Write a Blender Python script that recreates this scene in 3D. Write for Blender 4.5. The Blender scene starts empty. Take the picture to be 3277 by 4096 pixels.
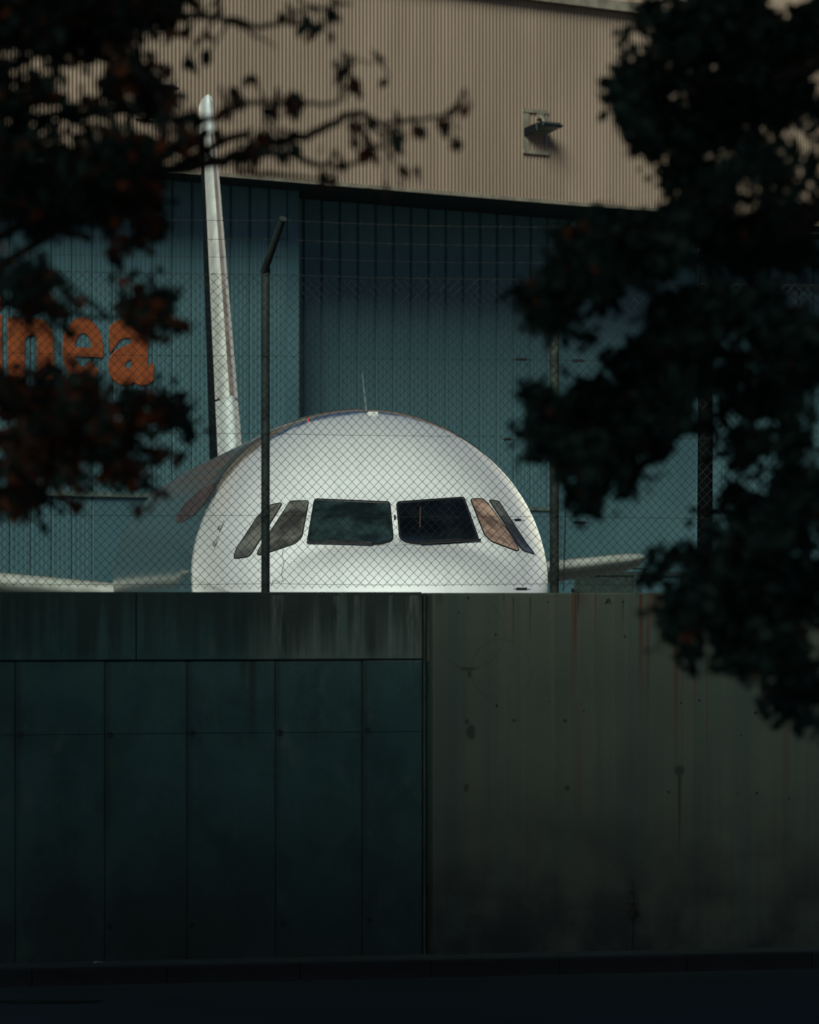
import bpy, bmesh, math, random
import numpy as np
from mathutils import Vector, Matrix, Euler
from mathutils.bvhtree import BVHTree

R = math.radians
random.seed(11)
rng = np.random.default_rng(11)
S = bpy.context.scene
COL = S.collection

# ------------------------------------------------------------------ camera, sky, sun, exposure
FPX, CX, HY, CZ = 18000.0, 1638.5, 2380.0, 2.717      # focal length and horizon of the photograph in its own pixels; eye height
cam_d = bpy.data.cameras.new('camera')
cam = bpy.data.objects.new('camera', cam_d); COL.objects.link(cam)
cam.location = (0, 0, CZ); cam.rotation_euler = (R(90), 0, 0)
cam_d.sensor_width = 36.0; cam_d.lens = FPX / 4096 * 36
cam_d.shift_y = (HY - 2048) / 4096
cam_d.clip_start = 0.5; cam_d.clip_end = 3000
cam_d.dof.use_dof = True; cam_d.dof.focus_distance = 47.0; cam_d.dof.aperture_fstop = 4.6
S.camera = cam

SUN_AZ, SUN_EL = R(-13), R(35)                         # behind the camera, to its left
sdir = Vector((math.sin(SUN_AZ) * math.cos(SUN_EL), -math.cos(SUN_AZ) * math.cos(SUN_EL), math.sin(SUN_EL)))
W = bpy.data.worlds.new('World'); S.world = W; W.use_nodes = True
wn = W.node_tree.nodes; bg = wn['Background']
sky = wn.new('ShaderNodeTexSky'); sky.sky_type = 'NISHITA'; sky.sun_disc = False
sky.sun_elevation = SUN_EL; sky.sun_rotation = math.atan2(sdir.x, sdir.y)
sky.air_density = 0.6; sky.dust_density = 1.0; sky.ozone_density = 4.0
W.node_tree.links.new(sky.outputs[0], bg.inputs[0]); bg.inputs[1].default_value = 0.05
sun_d = bpy.data.lights.new('sun', 'SUN'); sun_d.energy = 5.0; sun_d.angle = R(26); sun_d.color = (0.90, 1.0, 0.86)
sun = bpy.data.objects.new('sun', sun_d); COL.objects.link(sun); sun.location = (0, -20, 60)
sun.rotation_euler = (-sdir).to_track_quat('-Z', 'Y').to_euler()
S.view_settings.view_transform = 'Standard'; S.view_settings.look = 'None'
S.view_settings.gamma = 1.0; S.view_settings.use_curve_mapping = False
S.view_settings.exposure = -0.5

# ------------------------------------------------------------------ helpers
def at(px, py, Z):
    return Vector(((px - CX) / FPX * Z, Z, CZ + (HY - py) / FPX * Z))

class Frame:
    """a vertical plane turned by an angle about z: local x along it, local y away from the camera"""
    def __init__(s, Z0, tan):
        s.Z0, s.t = Z0, tan; s.th = math.atan(tan); s.c, s.s = math.cos(s.th), math.sin(s.th)
    def uz(s, px, py, d=0.0):
        a = (px - CX) / FPX
        Y = (s.Z0 + d / s.c) / (1 - a * s.t); X = a * Y
        return X * s.c + (Y - s.Z0) * s.s, CZ + (HY - py) * Y / FPX
    def u(s, px, d=0.0): return s.uz(px, HY, d)[0]

WF = Frame(34.0, 0.27)       # the concrete wall and the fence on it
HF = Frame(115.0, 0.92)      # the hangar front

def tag(o, label=None, cat=None, group=None, kind=None):
    if label: o['label'] = label
    if cat: o['category'] = cat
    if group: o['group'] = group
    if kind: o['kind'] = kind
    return o

def empty(name, loc=(0, 0, 0), rz=0.0):
    o = bpy.data.objects.new(name, None); COL.objects.link(o)
    o.location = loc; o.rotation_euler = (0, 0, rz); o.empty_display_size = 0.3
    return o

def link_mesh(name, me, parent=None):
    o = bpy.data.objects.new(name, me); COL.objects.link(o)
    if parent is not None: o.parent = parent
    return o

class MB:
    def __init__(s): s.v, s.f, s.m, s.sm = [], [], [], []
    def add(s, vs, fs, m=0, smooth=False):
        b = len(s.v); s.v += [tuple(v) for v in vs]
        for f in fs:
            s.f.append(tuple(b + i for i in f)); s.m.append(m); s.sm.append(smooth)
        return s
    def box(s, x0, x1, y0, y1, z0, z1, m=0, mat=None):
        vs = [Vector(p) for p in ((x0,y0,z0),(x1,y0,z0),(x1,y1,z0),(x0,y1,z0),(x0,y0,z1),(x1,y0,z1),(x1,y1,z1),(x0,y1,z1))]
        if mat is not None: vs = [mat @ v for v in vs]
        return s.add(vs, [(0,3,2,1),(4,5,6,7),(0,1,5,4),(1,2,6,5),(2,3,7,6),(3,0,4,7)], m)
    def tube(s, pts, rads, n=6, m=0, cap=True, smooth=True):
        pts = [Vector(p) for p in pts]
        if not hasattr(rads, '__len__'): rads = [rads] * len(pts)
        rings, up = [], None
        for i, p in enumerate(pts):
            d = (pts[min(i + 1, len(pts) - 1)] - pts[max(i - 1, 0)]).normalized()
            if up is None:
                up = d.orthogonal().normalized()
            up = (up - d * up.dot(d))
            up = up.normalized() if up.length > 1e-6 else d.orthogonal().normalized()
            w = d.cross(up)
            rings.append([p + (up * math.cos(2*math.pi*k/n) + w * math.sin(2*math.pi*k/n)) * rads[i] for k in range(n)])
        vs = [q for r in rings for q in r]; fs = []
        for i in range(len(pts) - 1):
            for k in range(n):
                a, b = i*n + k, i*n + (k+1) % n
                fs.append((a, b, b + n, a + n))
        s.add(vs, fs, m, smooth)
        if cap:
            s.add(rings[0], [tuple(range(n))[::-1]], m); s.add(rings[-1], [tuple(range(n))], m)
        return s
    def mesh(s, name, mats):
        me = bpy.data.meshes.new(name); me.from_pydata(s.v, [], s.f); me.update()
        for m in (mats if isinstance(mats, (list, tuple)) else [mats]): me.materials.append(m)
        me.polygons.foreach_set('material_index', s.m); me.polygons.foreach_set('use_smooth', s.sm)
        return me
    def build(s, name, mats, parent=None): return link_mesh(name, s.mesh(name, mats), parent)

def bevel(o, w, seg=1):
    m = o.modifiers.new('bevel', 'BEVEL'); m.width = w; m.segments = seg; m.limit_method = 'ANGLE'
    return o

# ------------------------------------------------------------------ materials
class Mat:
    def __init__(s, name, color=(.5,.5,.5), rough=.6, metal=0.0, spec=.5):
        s.mat = bpy.data.materials.new(name); s.mat.use_nodes = True
        s.nt = s.mat.node_tree; s.N = s.nt.nodes; s.b = s.N['Principled BSDF']
        s.b.inputs['Base Color'].default_value = (*color, 1); s.b.inputs['Roughness'].default_value = rough
        s.b.inputs['Metallic'].default_value = metal; s.b.inputs['Specular IOR Level'].default_value = spec
        s._c = None
    def L(s, a, b): s.nt.links.new(a, b)
    def put(s, sock, v):
        if hasattr(v, 'links'): s.L(v, sock)
        elif isinstance(v, (tuple, list)) and len(v) == 3 and sock.type == 'RGBA': sock.default_value = (*v, 1)
        else: sock.default_value = v
    def co(s):
        if s._c is None: s._c = s.N.new('ShaderNodeTexCoord').outputs['Object']
        return s._c
    def xyz(s):
        n = s.N.new('ShaderNodeSeparateXYZ'); s.L(s.co(), n.inputs[0]); return n.outputs
    def mp(s, scale=(1,1,1), loc=(0,0,0)):
        n = s.N.new('ShaderNodeMapping'); s.L(s.co(), n.inputs[0])
        n.inputs['Scale'].default_value = scale; n.inputs['Location'].default_value = loc; return n.outputs[0]
    def noise(s, scale=1.0, detail=4, rough=.55, vec=None):
        n = s.N.new('ShaderNodeTexNoise'); n.inputs['Scale'].default_value = scale
        n.inputs['Detail'].default_value = detail; n.inputs['Roughness'].default_value = rough
        s.L(vec if vec is not None else s.co(), n.inputs['Vector']); return n.outputs[0]
    def rng(s, v, a, b, c=0.0, d=1.0, smooth=True):
        n = s.N.new('ShaderNodeMapRange'); n.interpolation_type = 'SMOOTHSTEP' if smooth else 'LINEAR'
        s.put(n.inputs[0], v)
        for i, q in enumerate((a, b, c, d)): n.inputs[i + 1].default_value = q
        return n.outputs[0]
    def op(s, o, a, b=None):
        n = s.N.new('ShaderNodeMath'); n.operation = o; s.put(n.inputs[0], a)
        if b is not None: s.put(n.inputs[1], b)
        return n.outputs[0]
    def mix(s, f, a, b, mode='MIX'):
        n = s.N.new('ShaderNodeMix'); n.data_type = 'RGBA'; n.blend_type = mode
        s.put(n.inputs[0], f); s.put(n.inputs[6], a); s.put(n.inputs[7], b); return n.outputs[2]
    def color(s, v): s.put(s.b.inputs['Base Color'], v); return s
    def bump(s, h, strength=.3, dist=.01):
        n = s.N.new('ShaderNodeBump'); n.inputs['Strength'].default_value = strength; n.inputs['Distance'].default_value = dist
        s.L(h, n.inputs['Height']); s.L(n.outputs[0], s.b.inputs['Normal']); return s
    def stripe(s, x, z, u0, w, ztop, zend, amount=1.0, soft=None):
        """a vertical run mark: 1 on its axis, fading sideways over w and downwards from ztop to zend"""
        d = s.op('ABSOLUTE', s.op('SUBTRACT', x, u0))
        f = s.rng(d, w, w * .15 if soft is None else soft, 0, 1)
        g = s.op('MULTIPLY', s.rng(z, zend, ztop, 0, 1), s.rng(z, ztop, ztop + .01, 1, 0))
        return s.op('MULTIPLY', s.op('MULTIPLY', f, g), amount)
    def spot(s, x, z, u0, z0, r, ry=None, edge=.7):
        ry = ry or r
        dx = s.op('DIVIDE', s.op('SUBTRACT', x, u0), r); dz = s.op('DIVIDE', s.op('SUBTRACT', z, z0), ry)
        d = s.op('SQRT', s.op('ADD', s.op('MULTIPLY', dx, dx), s.op('MULTIPLY', dz, dz)))
        d = s.op('ADD', d, s.op('MULTIPLY', s.op('SUBTRACT', s.noise(14, 3), .5), .9))
        return s.rng(d, 1.0, edge, 0, 1)

def plain(name, color, rough=.6, metal=0.0, var=.25, scale=3.0, spec=.5, bump=0.0):
    m = Mat(name, color, rough, metal, spec)
    n = m.noise(scale, 5)
    m.color(m.mix(m.rng(n, .3, .7), tuple(c * (1 - var) for c in color), tuple(min(1, c * (1 + var)) for c in color)))
    if bump: m.bump(m.noise(scale * 12, 4), bump, .01)
    return m.mat

def mat_cladding():
    m = Mat('beige_cladding', (.5, .4, .3), .55, spec=.3)
    c = m.mix(m.rng(m.noise(.5, 3, vec=m.mp((1, 1, .25))), .3, .7), (.212, .150, .110), (.278, .198, .147))
    c = m.mix(m.rng(m.noise(7, 3, vec=m.mp((1, 1, .05))), .45, .8, 0, .25), c, (.135, .105, .08))
    return m.color(c).mat
def mat_teal():
    m = Mat('grey_green_cladding', (.15, .3, .32), .5, spec=.35)
    c = m.mix(m.rng(m.noise(.35, 3), .3, .7), (.054, .116, .134), (.075, .148, .166))
    c = m.mix(m.rng(m.noise(5, 3, vec=m.mp((1, 1, .06))), .45, .8, 0, .35), c, (.038, .092, .106))
    return m.color(c).mat
def mat_asphalt():
    m = Mat('dark_asphalt', (.04, .04, .04), .8)
    c = m.mix(m.rng(m.noise(.5, 5), .3, .7), (.017, .030, .024), (.03, .046, .036))
    c = m.mix(m.rng(m.noise(60, 2), .5, .8, 0, .5), c, (.05, .065, .055))
    return m.color(c).bump(m.noise(80, 3), .5, .01).mat

M = {}
M['cladding'] = mat_cladding(); M['teal'] = mat_teal(); M['asphalt'] = mat_asphalt()
M['seam'] = plain('dark_seam_backing', (.03, .055, .06), .8)
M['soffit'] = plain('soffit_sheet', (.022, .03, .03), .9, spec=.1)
M['trim'] = plain('beige_trim', (.22, .185, .14), .5)
M['ledge'] = plain('weathered_flashing', (.085, .115, .098), .6)
M['orange'] = plain('orange_sign_paint', (.26, .058, .012), .6, var=.2)
M['apron'] = plain('apron_concrete', (.075, .085, .083), .85, scale=.3)
M['pavement'] = plain('pavement_concrete', (.035, .05, .043), .9, scale=2)
M['kerb'] = plain('dirty_kerb', (.010, .014, .015), .9, scale=3)
M['galv'] = plain('dull_galvanised_steel', (.04, .058, .050), .6, .3, .3, 6)
M['rustpost'] = plain('rust_flecked_steel', (.044, .058, .046), .7, .2, .5, 8)
M['wire'] = plain('dark_fence_wire', (.035, .035, .032), .6, .3, .2, 9)
M['black'] = plain('black_rubber', (.012, .012, .013), .5)
M['lens'] = plain('lamp_lens', (.16, .18, .14), .25)
M['darkmetal'] = plain('dark_lamp_metal', (.010, .015, .017), .45, .4)
M['tarred'] = plain('tarred_pole', (.003, .0045, .005), .9, spec=.05)
M['weed'] = plain('dry_weed', (.05, .045, .03), .9)
M['bark'] = plain('dark_bark', (.035, .03, .026), .9, 0, .4, 9, bump=.6)
M['paper'] = plain('pale_paper', (.35, .36, .34), .8)
M['navy'] = plain('dark_fin_paint', (.008, .013, .016), .75, spec=.05)
M['steel'] = plain('bare_leading_edge_metal', (.50, .50, .46), .4, .15, .2, 2)
M['leafless'] = plain('brown_strap', (.05, .026, .018), .6)
M['boot'] = plain('grey_brown_boot', (.22, .17, .15), .6, var=.3, scale=1.2)
M['red'] = plain('red_beacon', (.6, .06, .02), .3)

# ------------------------------------------------------------------ ground
road = MB().add([(-400, -300, -.10), (400, -300, -.10), (400, 34 + 400*.27 - .9, -.10), (-400, 34 - 400*.27 - .9, -.10)], [(0,1,2,3)]).build('road', M['asphalt'])
tag(road, kind='structure')
wf_loc, wf_rz = (0, WF.Z0, 0), WF.th
pav = MB().box(-30, 30, -.50, .0, -.3, 0.0).build('pavement', M['pavement']); pav.location = wf_loc; pav.rotation_euler[2] = wf_rz
tag(pav, kind='structure')
kerb = MB()
x = -20.0
while x < 20:
    kerb.box(x + .0015, x + .9985, -.62, -.503, -.3, .004 + random.uniform(-.003, .003)); x += 1.0
kerb = kerb.build('kerb', M['kerb']); kerb.location = wf_loc; kerb.rotation_euler[2] = wf_rz; tag(kerb, kind='structure'); bevel(kerb, .012, 2)
apron = MB().add([(-900, 34 - 900*.27 + .3, 0), (900, 34 + 900*.27 + .3, 0), (900, 1500, 0), (-900, 1500, 0)], [(0,1,2,3)]).build('ground', M['apron'])
tag(apron, kind='structure')

# ------------------------------------------------------------------ concrete wall, left and right lengths
ztop = WF.uz(1638, 2368)[1]
zcap = WF.uz(900, 2641)[1]
zrow = WF.uz(700, 2936)[1]

def mat_concrete_left():
    m = Mat('mossy_dark_concrete', (.12, .14, .13), .85, spec=.25)
    o = m.xyz(); x, z = o[0], o[2]
    c = m.mix(m.rng(m.noise(.9, 6), .3, .7), (.024, .064, .066), (.042, .095, .094))
    c = m.mix(m.rng(m.noise(2.2, 5, vec=m.mp((1.6, 1, .6), (3, 0, 1))), .52, .72, 0, .55), c, (.028, .062, .042))
    c = m.mix(m.rng(m.noise(1.7, 6, .65, vec=m.mp((1, 1, .8), (7, 0, 3))), .42, .68, 0, .7), c, (.016, .036, .040))
    c = m.mix(m.rng(m.noise(3.5, 5, .6, vec=m.mp((1.4, 1, .7), (2, 0, 5))), .55, .72, 0, .6), c, (.060, .105, .085))
    half = m.op('MULTIPLY', m.rng(x, WF.u(930), WF.u(1120), 0, 1), m.rng(z, zcap - .02, zcap, 0, 1))
    c = m.mix(m.op('MULTIPLY', half, m.rng(m.noise(2.2, 4, vec=m.mp((2, 1, .6))), .3, .6, .35, .9)), c, (.12, .15, .13))
    # black water runs from the coping top
    st = m.op('ADD', m.op('MULTIPLY', m.noise(1.0, 6, .65, vec=m.mp((9, 1, .35))), .65), m.op('MULTIPLY', m.noise(1.1, 3, vec=m.mp((1, 1, .4))), .45))
    top = m.rng(z, zcap - .05, ztop, .0, 1.0, False)
    f = m.op('MULTIPLY', m.rng(m.op('ADD', st, m.op('MULTIPLY', top, .20)), .50, .76, 0, 1), m.rng(z, zcap - .08, zcap + .1, 0, 1))
    c = m.mix(m.op('MULTIPLY', f, .8), c, (.012, .022, .02))
    # pale scoured patches at the right end of the coping
    pl = None
    for px, w in ((1110, .07), (1345, .035), (1425, .03), (1650, .075), (1560, .02)):
        s_ = m.stripe(x, z, WF.u(px), w, ztop - .03, zcap - .25, .8)
        pl = s_ if pl is None else m.op('MAXIMUM', pl, s_)
    pl = m.op('MULTIPLY', pl, m.rng(m.noise(9, 4, vec=m.mp((3, 1, .5))), .35, .6, 0, 1))
    c = m.mix(m.op('MULTIPLY', pl, .5), c, (.22, .25, .225))
    dk = m.stripe(x, z, WF.u(1010), .055, zcap, zcap - .95, .75)
    dk = m.op('MAXIMUM', dk, m.stripe(x, z, WF.u(975), .05, zcap, zcap - .4, .55))
    for px in (62, 420, 750, 1103, 1450):
        dk = m.op('MAXIMUM', dk, m.stripe(x, z, WF.u(px) + .012, .045, zcap, -2.2, .5))
    dk = m.op('MAXIMUM', dk, m.op('MULTIPLY', m.rng(m.noise(1.4, 5), .35, .62, .5, 1), m.rng(z, 1.5, -.02, 0, .85)))  # foot dirt carried higher, painting in the shade low on the wall
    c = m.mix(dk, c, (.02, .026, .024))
    m.color(c)
    return m.bump(m.op('ADD', m.noise(22, 6), m.op('MULTIPLY', m.noise(140, 2), .3)), .45, .012).mat

def mat_concrete_right():
    m = Mat('rust_streaked_concrete', (.24, .25, .2), .8, spec=.25)
    o = m.xyz(); x, z = o[0], o[2]
    c = m.mix(m.rng(m.noise(.8, 6), .3, .7), (.080, .098, .078), (.115, .124, .093))
    c = m.mix(m.rng(m.noise(1.0, 5, .6, vec=m.mp((5, 1, .12))), .40, .70, 0, .6), c, (.05, .082, .078))
    c = m.mix(m.rng(m.noise(1.0, 5, .6, vec=m.mp((13, 1, .10), (5, 0, 2))), .55, .75, 0, .5), c, (.15, .155, .118))
    t = ztop
    rust = None
    for px, w, py0, py1, a in ((2290, .024, 2372, 2950, .95), (2278, .012, 2372, 3250, .6), (2371, .010, 2372, 2900, .8), (2552, .028, 2380, 2950, .95),
                               (2580, .022, 2380, 3150, .8), (2692, .032, 2400, 3350, .85), (2716, .012, 2500, 3400, .6), (2766, .010, 2600, 3300, .8), (2816, .012, 2600, 3500, .8),
                               (2215, .008, 2372, 3000, .4), (2600, .06, 2372, 2560, .5), (2320, .06, 2372, 2480, .45), (3130, .05, 2700, 3850, .35), (2300, .05, 2800, 3700, .3)):
        f = m.stripe(x, z, WF.u(px), w, WF.uz(px, py0)[1], WF.uz(px, py1)[1], a)
        rust = f if rust is None else m.op('MAXIMUM', rust, f)
    rust = m.op('MULTIPLY', rust, m.rng(m.noise(3, 4, vec=m.mp((6, 1, .5))), .3, .6, .45, 1))
    c = m.mix(rust, c, (.095, .036, .022))
    dk = None
    for px, w, py0, py1, a in ((2706, .020, 3085, 3830, .8), (2110, .012, 2390, 2640, .6), (2043, .010, 2390, 2700, .6), (2302, .016, 2372, 2500, .8),
                               (2005, .014, 2372, 2470, .5), (1745, .05, 2372, 2450, .5), (2480, .008, 2400, 2560, .7)):
        f = m.stripe(x, z, WF.u(px), w, WF.uz(px, py0)[1], WF.uz(px, py1)[1], a)
        dk = f if dk is None else m.op('MAXIMUM', dk, f)
    for px, py, r, ry in ((1873, 2925, .030, .052), (1857, 2885, .016, .02), (2707, 3080, .035, .037), (1865, 2675, .055, .012), (1868, 2695, .016, .03),
                          (1887, 3680, .07, .066), (1855, 3150, .018, .03), (2258, 3150, .02, .018), (2046, 2880, .018, .012), (2250, 2882, .018, .012)):
        u, z0 = WF.uz(px, py); dk = m.op('MAXIMUM', dk, m.op('MULTIPLY', m.spot(x, z, u, z0, r * 1.6, ry * 1.6, .35), .72))
    vor = m.N.new('ShaderNodeTexVoronoi'); vor.inputs['Scale'].default_value = 2.6; m.L(m.co(), vor.inputs['Vector'])
    dk = m.op('MAXIMUM', dk, m.rng(vor.outputs['Distance'], .022, .042, .85, 0))
    # ring-shaped water marks
    for px, py, r in ((1995, 2680, .235), (1870, 2530, .27)):
        u, z0 = WF.uz(px, py)
        dx = m.op('SUBTRACT', x, u); dz = m.op('SUBTRACT', z, z0)
        d = m.op('SQRT', m.op('ADD', m.op('MULTIPLY', dx, dx), m.op('MULTIPLY', dz, dz)))
        ring = m.op('MULTIPLY', m.rng(m.op('ABSOLUTE', m.op('SUBTRACT', d, r)), .010, .002, 0, .22), m.rng(m.noise(2.5, 2), .42, .6))
        dk = m.op('MAXIMUM', dk, ring)
    dk = m.op('MAXIMUM', dk, m.op('MULTIPLY', m.rng(m.noise(2.0, 5), .35, .62, .35, 1), m.rng(z, 1.5, -.02, 0, .9)))  # dirt at the foot, with shade painted into the colour above it
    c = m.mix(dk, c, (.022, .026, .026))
    m.color(c)
    return m.bump(m.op('ADD', m.noise(26, 6), m.op('MULTIPLY', m.noise(150, 2), .3)), .35, .01).mat

M['concL'], M['concR'] = mat_concrete_left(), mat_concrete_right()

wl = empty('concrete_wall', wf_loc, wf_rz)
tag(wl, 'dark mossy concrete wall of upright panels under a water-stained coping band', 'wall')
uL, uE = WF.u(-260), WF.u(1690)
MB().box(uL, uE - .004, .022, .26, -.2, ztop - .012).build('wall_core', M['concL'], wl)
edges = [-260, 62, 420, 750, 1103, 1450, 1690]
for a, b in zip(edges[:-1], edges[1:]):
    ua, ub = WF.u(a) + .0022, WF.u(b) - .0022
    for z0, z1 in ((zrow + .001, zcap - .006), (-.18, zrow - .001)):
        j = random.uniform(-.003, .004)
        bevel(MB().box(ua, ub, j, .0215, z0, z1).build('panel', M['concL'], wl), .004)
cop_edges = [-260, 545, 1690]
for a, b in zip(cop_edges[:-1], cop_edges[1:]):
    bevel(MB().box(WF.u(a) + .003, WF.u(b) - .003, -.016, .262, zcap + .003, ztop).build('coping', M['concL'], wl), .01, 2)
for px, py in ((80, 2940), (440, 2940), (770, 2935), (1120, 2930), (1470, 2922), (440, 3706), (768, 3700), (1133, 3694), (1480, 3680), (1287, 2557), (1530, 2610), (820, 2620)):
    u, z = WF.uz(px, py)
    r = .020 if py > 2700 else .024
    y0 = -.004 if py > 2700 else -.0165
    mb = MB(); n = 14; vs, fs = [], []
    for rr, yy in ((r * 1.25, y0 + .001), (r, y0 - .002), (r * .8, y0 + .0005), (0.001, y0 + .0008)):
        vs += [(u + rr * math.cos(2*math.pi*k/n), yy, z + rr * math.sin(2*math.pi*k/n)) for k in range(n)]
    for i in range(3):
        for k in range(n): fs.append((i*n + k, i*n + (k+1) % n, (i+1)*n + (k+1) % n, (i+1)*n + k))
    mb.add(vs, fs, 0, True).build('tie_hole', M['kerb'] if py > 2700 else M['concL'], wl)

wr = empty('retaining_wall', wf_loc, wf_rz)
tag(wr, 'smooth grey concrete wall streaked with rust to the right of the joint', 'wall')
uS = WF.u(1722)
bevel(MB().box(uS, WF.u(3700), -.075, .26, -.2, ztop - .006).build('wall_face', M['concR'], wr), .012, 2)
for px, py in ((2420, 2405),):
    u, z = WF.uz(px, py)
    MB().tube([(u - .022, -.078, z - .02), (u - .014, -.085, z + .012), (u, -.088, z + .024), (u + .014, -.085, z + .012), (u + .022, -.078, z - .02)], .004, 5).build('lifting_loop', M['rustpost'], wr)
for px, py, r in ((1863, 2392, .009), (2043, 2408, .006), (2180, 2407, .007), (2420, 2410, .007), (2481, 2408, .009), (1972, 2537, .008), (1977, 2822, .011),
                  (2186, 2804, .006), (2324, 2842, .007), (2712, 2812, .008), (2785, 2800, .009), (3010, 2850, .013), (2952, 2940, .006), (3015, 3170, .010), (2940, 3172, .006)):
    u, z = WF.uz(px, py); n = 9; vs, fs = [], []
    ph = [random.uniform(.8, 1.3) for _ in range(n)]
    for q, yy in ((1.0, -.0755), (.85, -.078), (.3, -.0755)):
        vs += [(u + r*q*ph[k]*math.cos(2*math.pi*k/n), yy, z + r*q*ph[k]*math.sin(2*math.pi*k/n)) for k in range(n)]
    for i in range(2):
        for k in range(n): fs.append((i*n + k, i*n + (k+1) % n, (i+1)*n + (k+1) % n, (i+1)*n + k))
    MB().add(vs, fs, 0, True).add(vs[2*n:], [tuple(range(n))], 0).build('bolt_stub', M['kerb'], wr)
jt = MB().box(WF.u(1690) + .002, uS - .002, .03, .2, -.2, ztop - .03).build('joint_filler', M['concL'], wr)
MB().tube([(WF.u(1700), .005, -.1), (WF.u(1700), .005, ztop - .01)], .012, 8).build('joint_strip', M['galv'], wr)

# ------------------------------------------------------------------ chain-link fence
fl = empty('chain_link_fence', wf_loc, wf_rz)
tag(fl, 'tall chain-link fence with cranked steel posts standing on the concrete wall', 'fence')
FY = .12
def fuz(px, py): return WF.uz(px, py, FY)
u1, u2 = fuz(1068, 2368)[0], fuz(2225, 2368)[0]
span = u2 - u1
post_u = [u1 - span, u1, u2, u2 + span]
zpost = fuz(1055, 1078)[1]
arm_v = Vector((.045, -.43, fuz(1060, 882)[1] - zpost))
for k, pu in enumerate(post_u):
    r = .0335 if k != 2 else .037
    mat = M['galv'] if k != 2 else M['rustpost']
    MB().tube([(pu, FY + .045, ztop - .05), (pu, FY + .045, zpost)], r, 14).build('post', mat, fl)
    a0 = Vector((pu - .012, FY + .045, zpost - .015))
    MB().tube([a0, a0 + arm_v * .06, a0 + arm_v], [r * .95, r * .9, r * .82], 12).build('arm', mat, fl)
    MB().tube([(pu - .03, FY + .045, zpost - .006), (pu + .03, FY + .045, zpost - .002)], [.02, .036], 10).build('post_cap', mat, fl)
# woven mesh: every wire zigzags and hooks its neighbours
pit = 0.0345; hrow = .0345
z_hi, z_lo = fuz(1068, 1096)[1], fuz(1068, 2349)[1]
rows = int(round((z_hi - z_lo) / hrow)); hrow = (z_hi - z_lo) / rows
ua, ub = post_u[0], post_u[3]
mesh = MB(); nw = int((ub - ua) / pit)
wr_r = .0021
for i in range(nw):
    x0 = ua + i * pit
    pts = []
    for r_ in range(rows + 1):
        right = (r_ + i) % 2
        px_ = x0 + (pit + .001 if right else -.001)
        sag = .016 * math.sin(x0 * 2.1 + r_ * .13) + .010 * math.sin(x0 * 5.3 - r_ * .7)
        zz = z_lo + r_ * hrow + .012 * math.sin(x0 * 1.7 + .6) * (1 - r_ / rows) + random.uniform(-.001, .001)
        pts.append(Vector((px_ + .3 * sag, FY + sag + (.0016 if right else -.0016), zz)))
    for j in range(rows):
        mesh.tube([pts[j], pts[j + 1]], wr_r, 3, cap=False, smooth=False)
    # twisted tail under the lowest row
    if i % 2 == 0: mesh.tube([pts[0], pts[0] + Vector((.004, 0, -.006))], wr_r, 3, cap=False)
tag(mesh.build('wire_mesh', M['wire'], fl), kind='stuff')
def wire_pts(py, sag=.012):
    z = fuz(1068, py)[1]; out = []
    n = 60
    for k in range(n + 1):
        u = ua + (ub - ua) * k / n; t = ((u - u1) / span) % 1.0
        out.append((u, FY + .006, z - sag * 4 * t * (1 - t) + random.uniform(-.0015, .0015)))
    return out
for py in (1097, 1423, 1733, 2060, 2334):
    MB().tube(wire_pts(py, .010), .0022, 4, cap=False).build('line_wire', M['wire'], fl)
for q in (.22, .55, .9):
    a = Vector((0, FY + .045, zpost)) + arm_v * q
    mb = MB(); n = 50; prev = None
    for k in range(n + 1):
        u = ua + (ub - ua) * k / n; t = ((u - u1) / span) % 1.0
        p = Vector((u + arm_v.x * q, a.y - .03, a.z + .01 - .03 * 4 * t * (1 - t) * .6))
        if prev is not None:
            mb.tube([prev, p], .0022, 4, cap=False)
            for w_ in (-.5, .5):
                mb.tube([p + Vector((-.006, .008 * w_, -.014)), p + Vector((.006, -.008 * w_, .014))], .0014, 3)
        prev = p
    mb.build('barbed_wire', M['wire'], fl)
for px, py, l in ((2085, 1438, .085), (2310, 1443, .085), (2030, 1757, .05), (2070, 2080, .05), (2318, 2090, .085), (2085, 2356, .085)):
    u, z = fuz(px, py)
    b = MB(); h = .011
    b.box(u - l/2, u + l/2, FY - .02, FY - .006, z - h, z + h)
    b.tube([(u - l/2 - .02, FY - .012, z), (u + l/2 + .03, FY - .012, z - .002)], .004, 6)
    b.tube([(u - l*.2, FY - .03, z), (u - l*.2, FY + .004, z)], .009, 8)
    bevel(b.build('wire_tensioner', M['black'], fl), .003)
u, z = fuz(2310, 2362)
bevel(MB().box(u - .04, u + .04, FY - .03, FY + .03, ztop - .004, ztop + .022).box(u - .04, u - .028, FY - .03, FY + .03, ztop - .004, ztop + .03).build('post_shoe', M['rustpost'], fl), .003)
# the wire rope hanging beside the second post and a loose tie wire
mb = MB(); p0 = fuz(2262, 1985); p1 = fuz(2252, 2366)
for ph in (0, math.pi):
    pts = []
    for k in range(61):
        t = k / 60; pts.append((p0[0] + (p1[0] - p0[0]) * t + .005 * math.sin(k * .9 + ph), FY - .015 + .005 * math.cos(k * .9 + ph), p0[1] + (p1[1] - p0[1]) * t))
    mb.tube(pts, .003, 4)
mb.build('hanging_rope', M['wire'], fl)
pp = [(1132, 2200), (1128, 2225), (1136, 2250), (1131, 2270), (1126, 2300), (1133, 2322), (1110, 2330), (1094, 2318), (1085, 2345)]
MB().tube([(fuz(a, b)[0], FY - .008, fuz(a, b)[1]) for a, b in pp], .0026, 4).build('loose_wire', M['wire'], fl)

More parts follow.
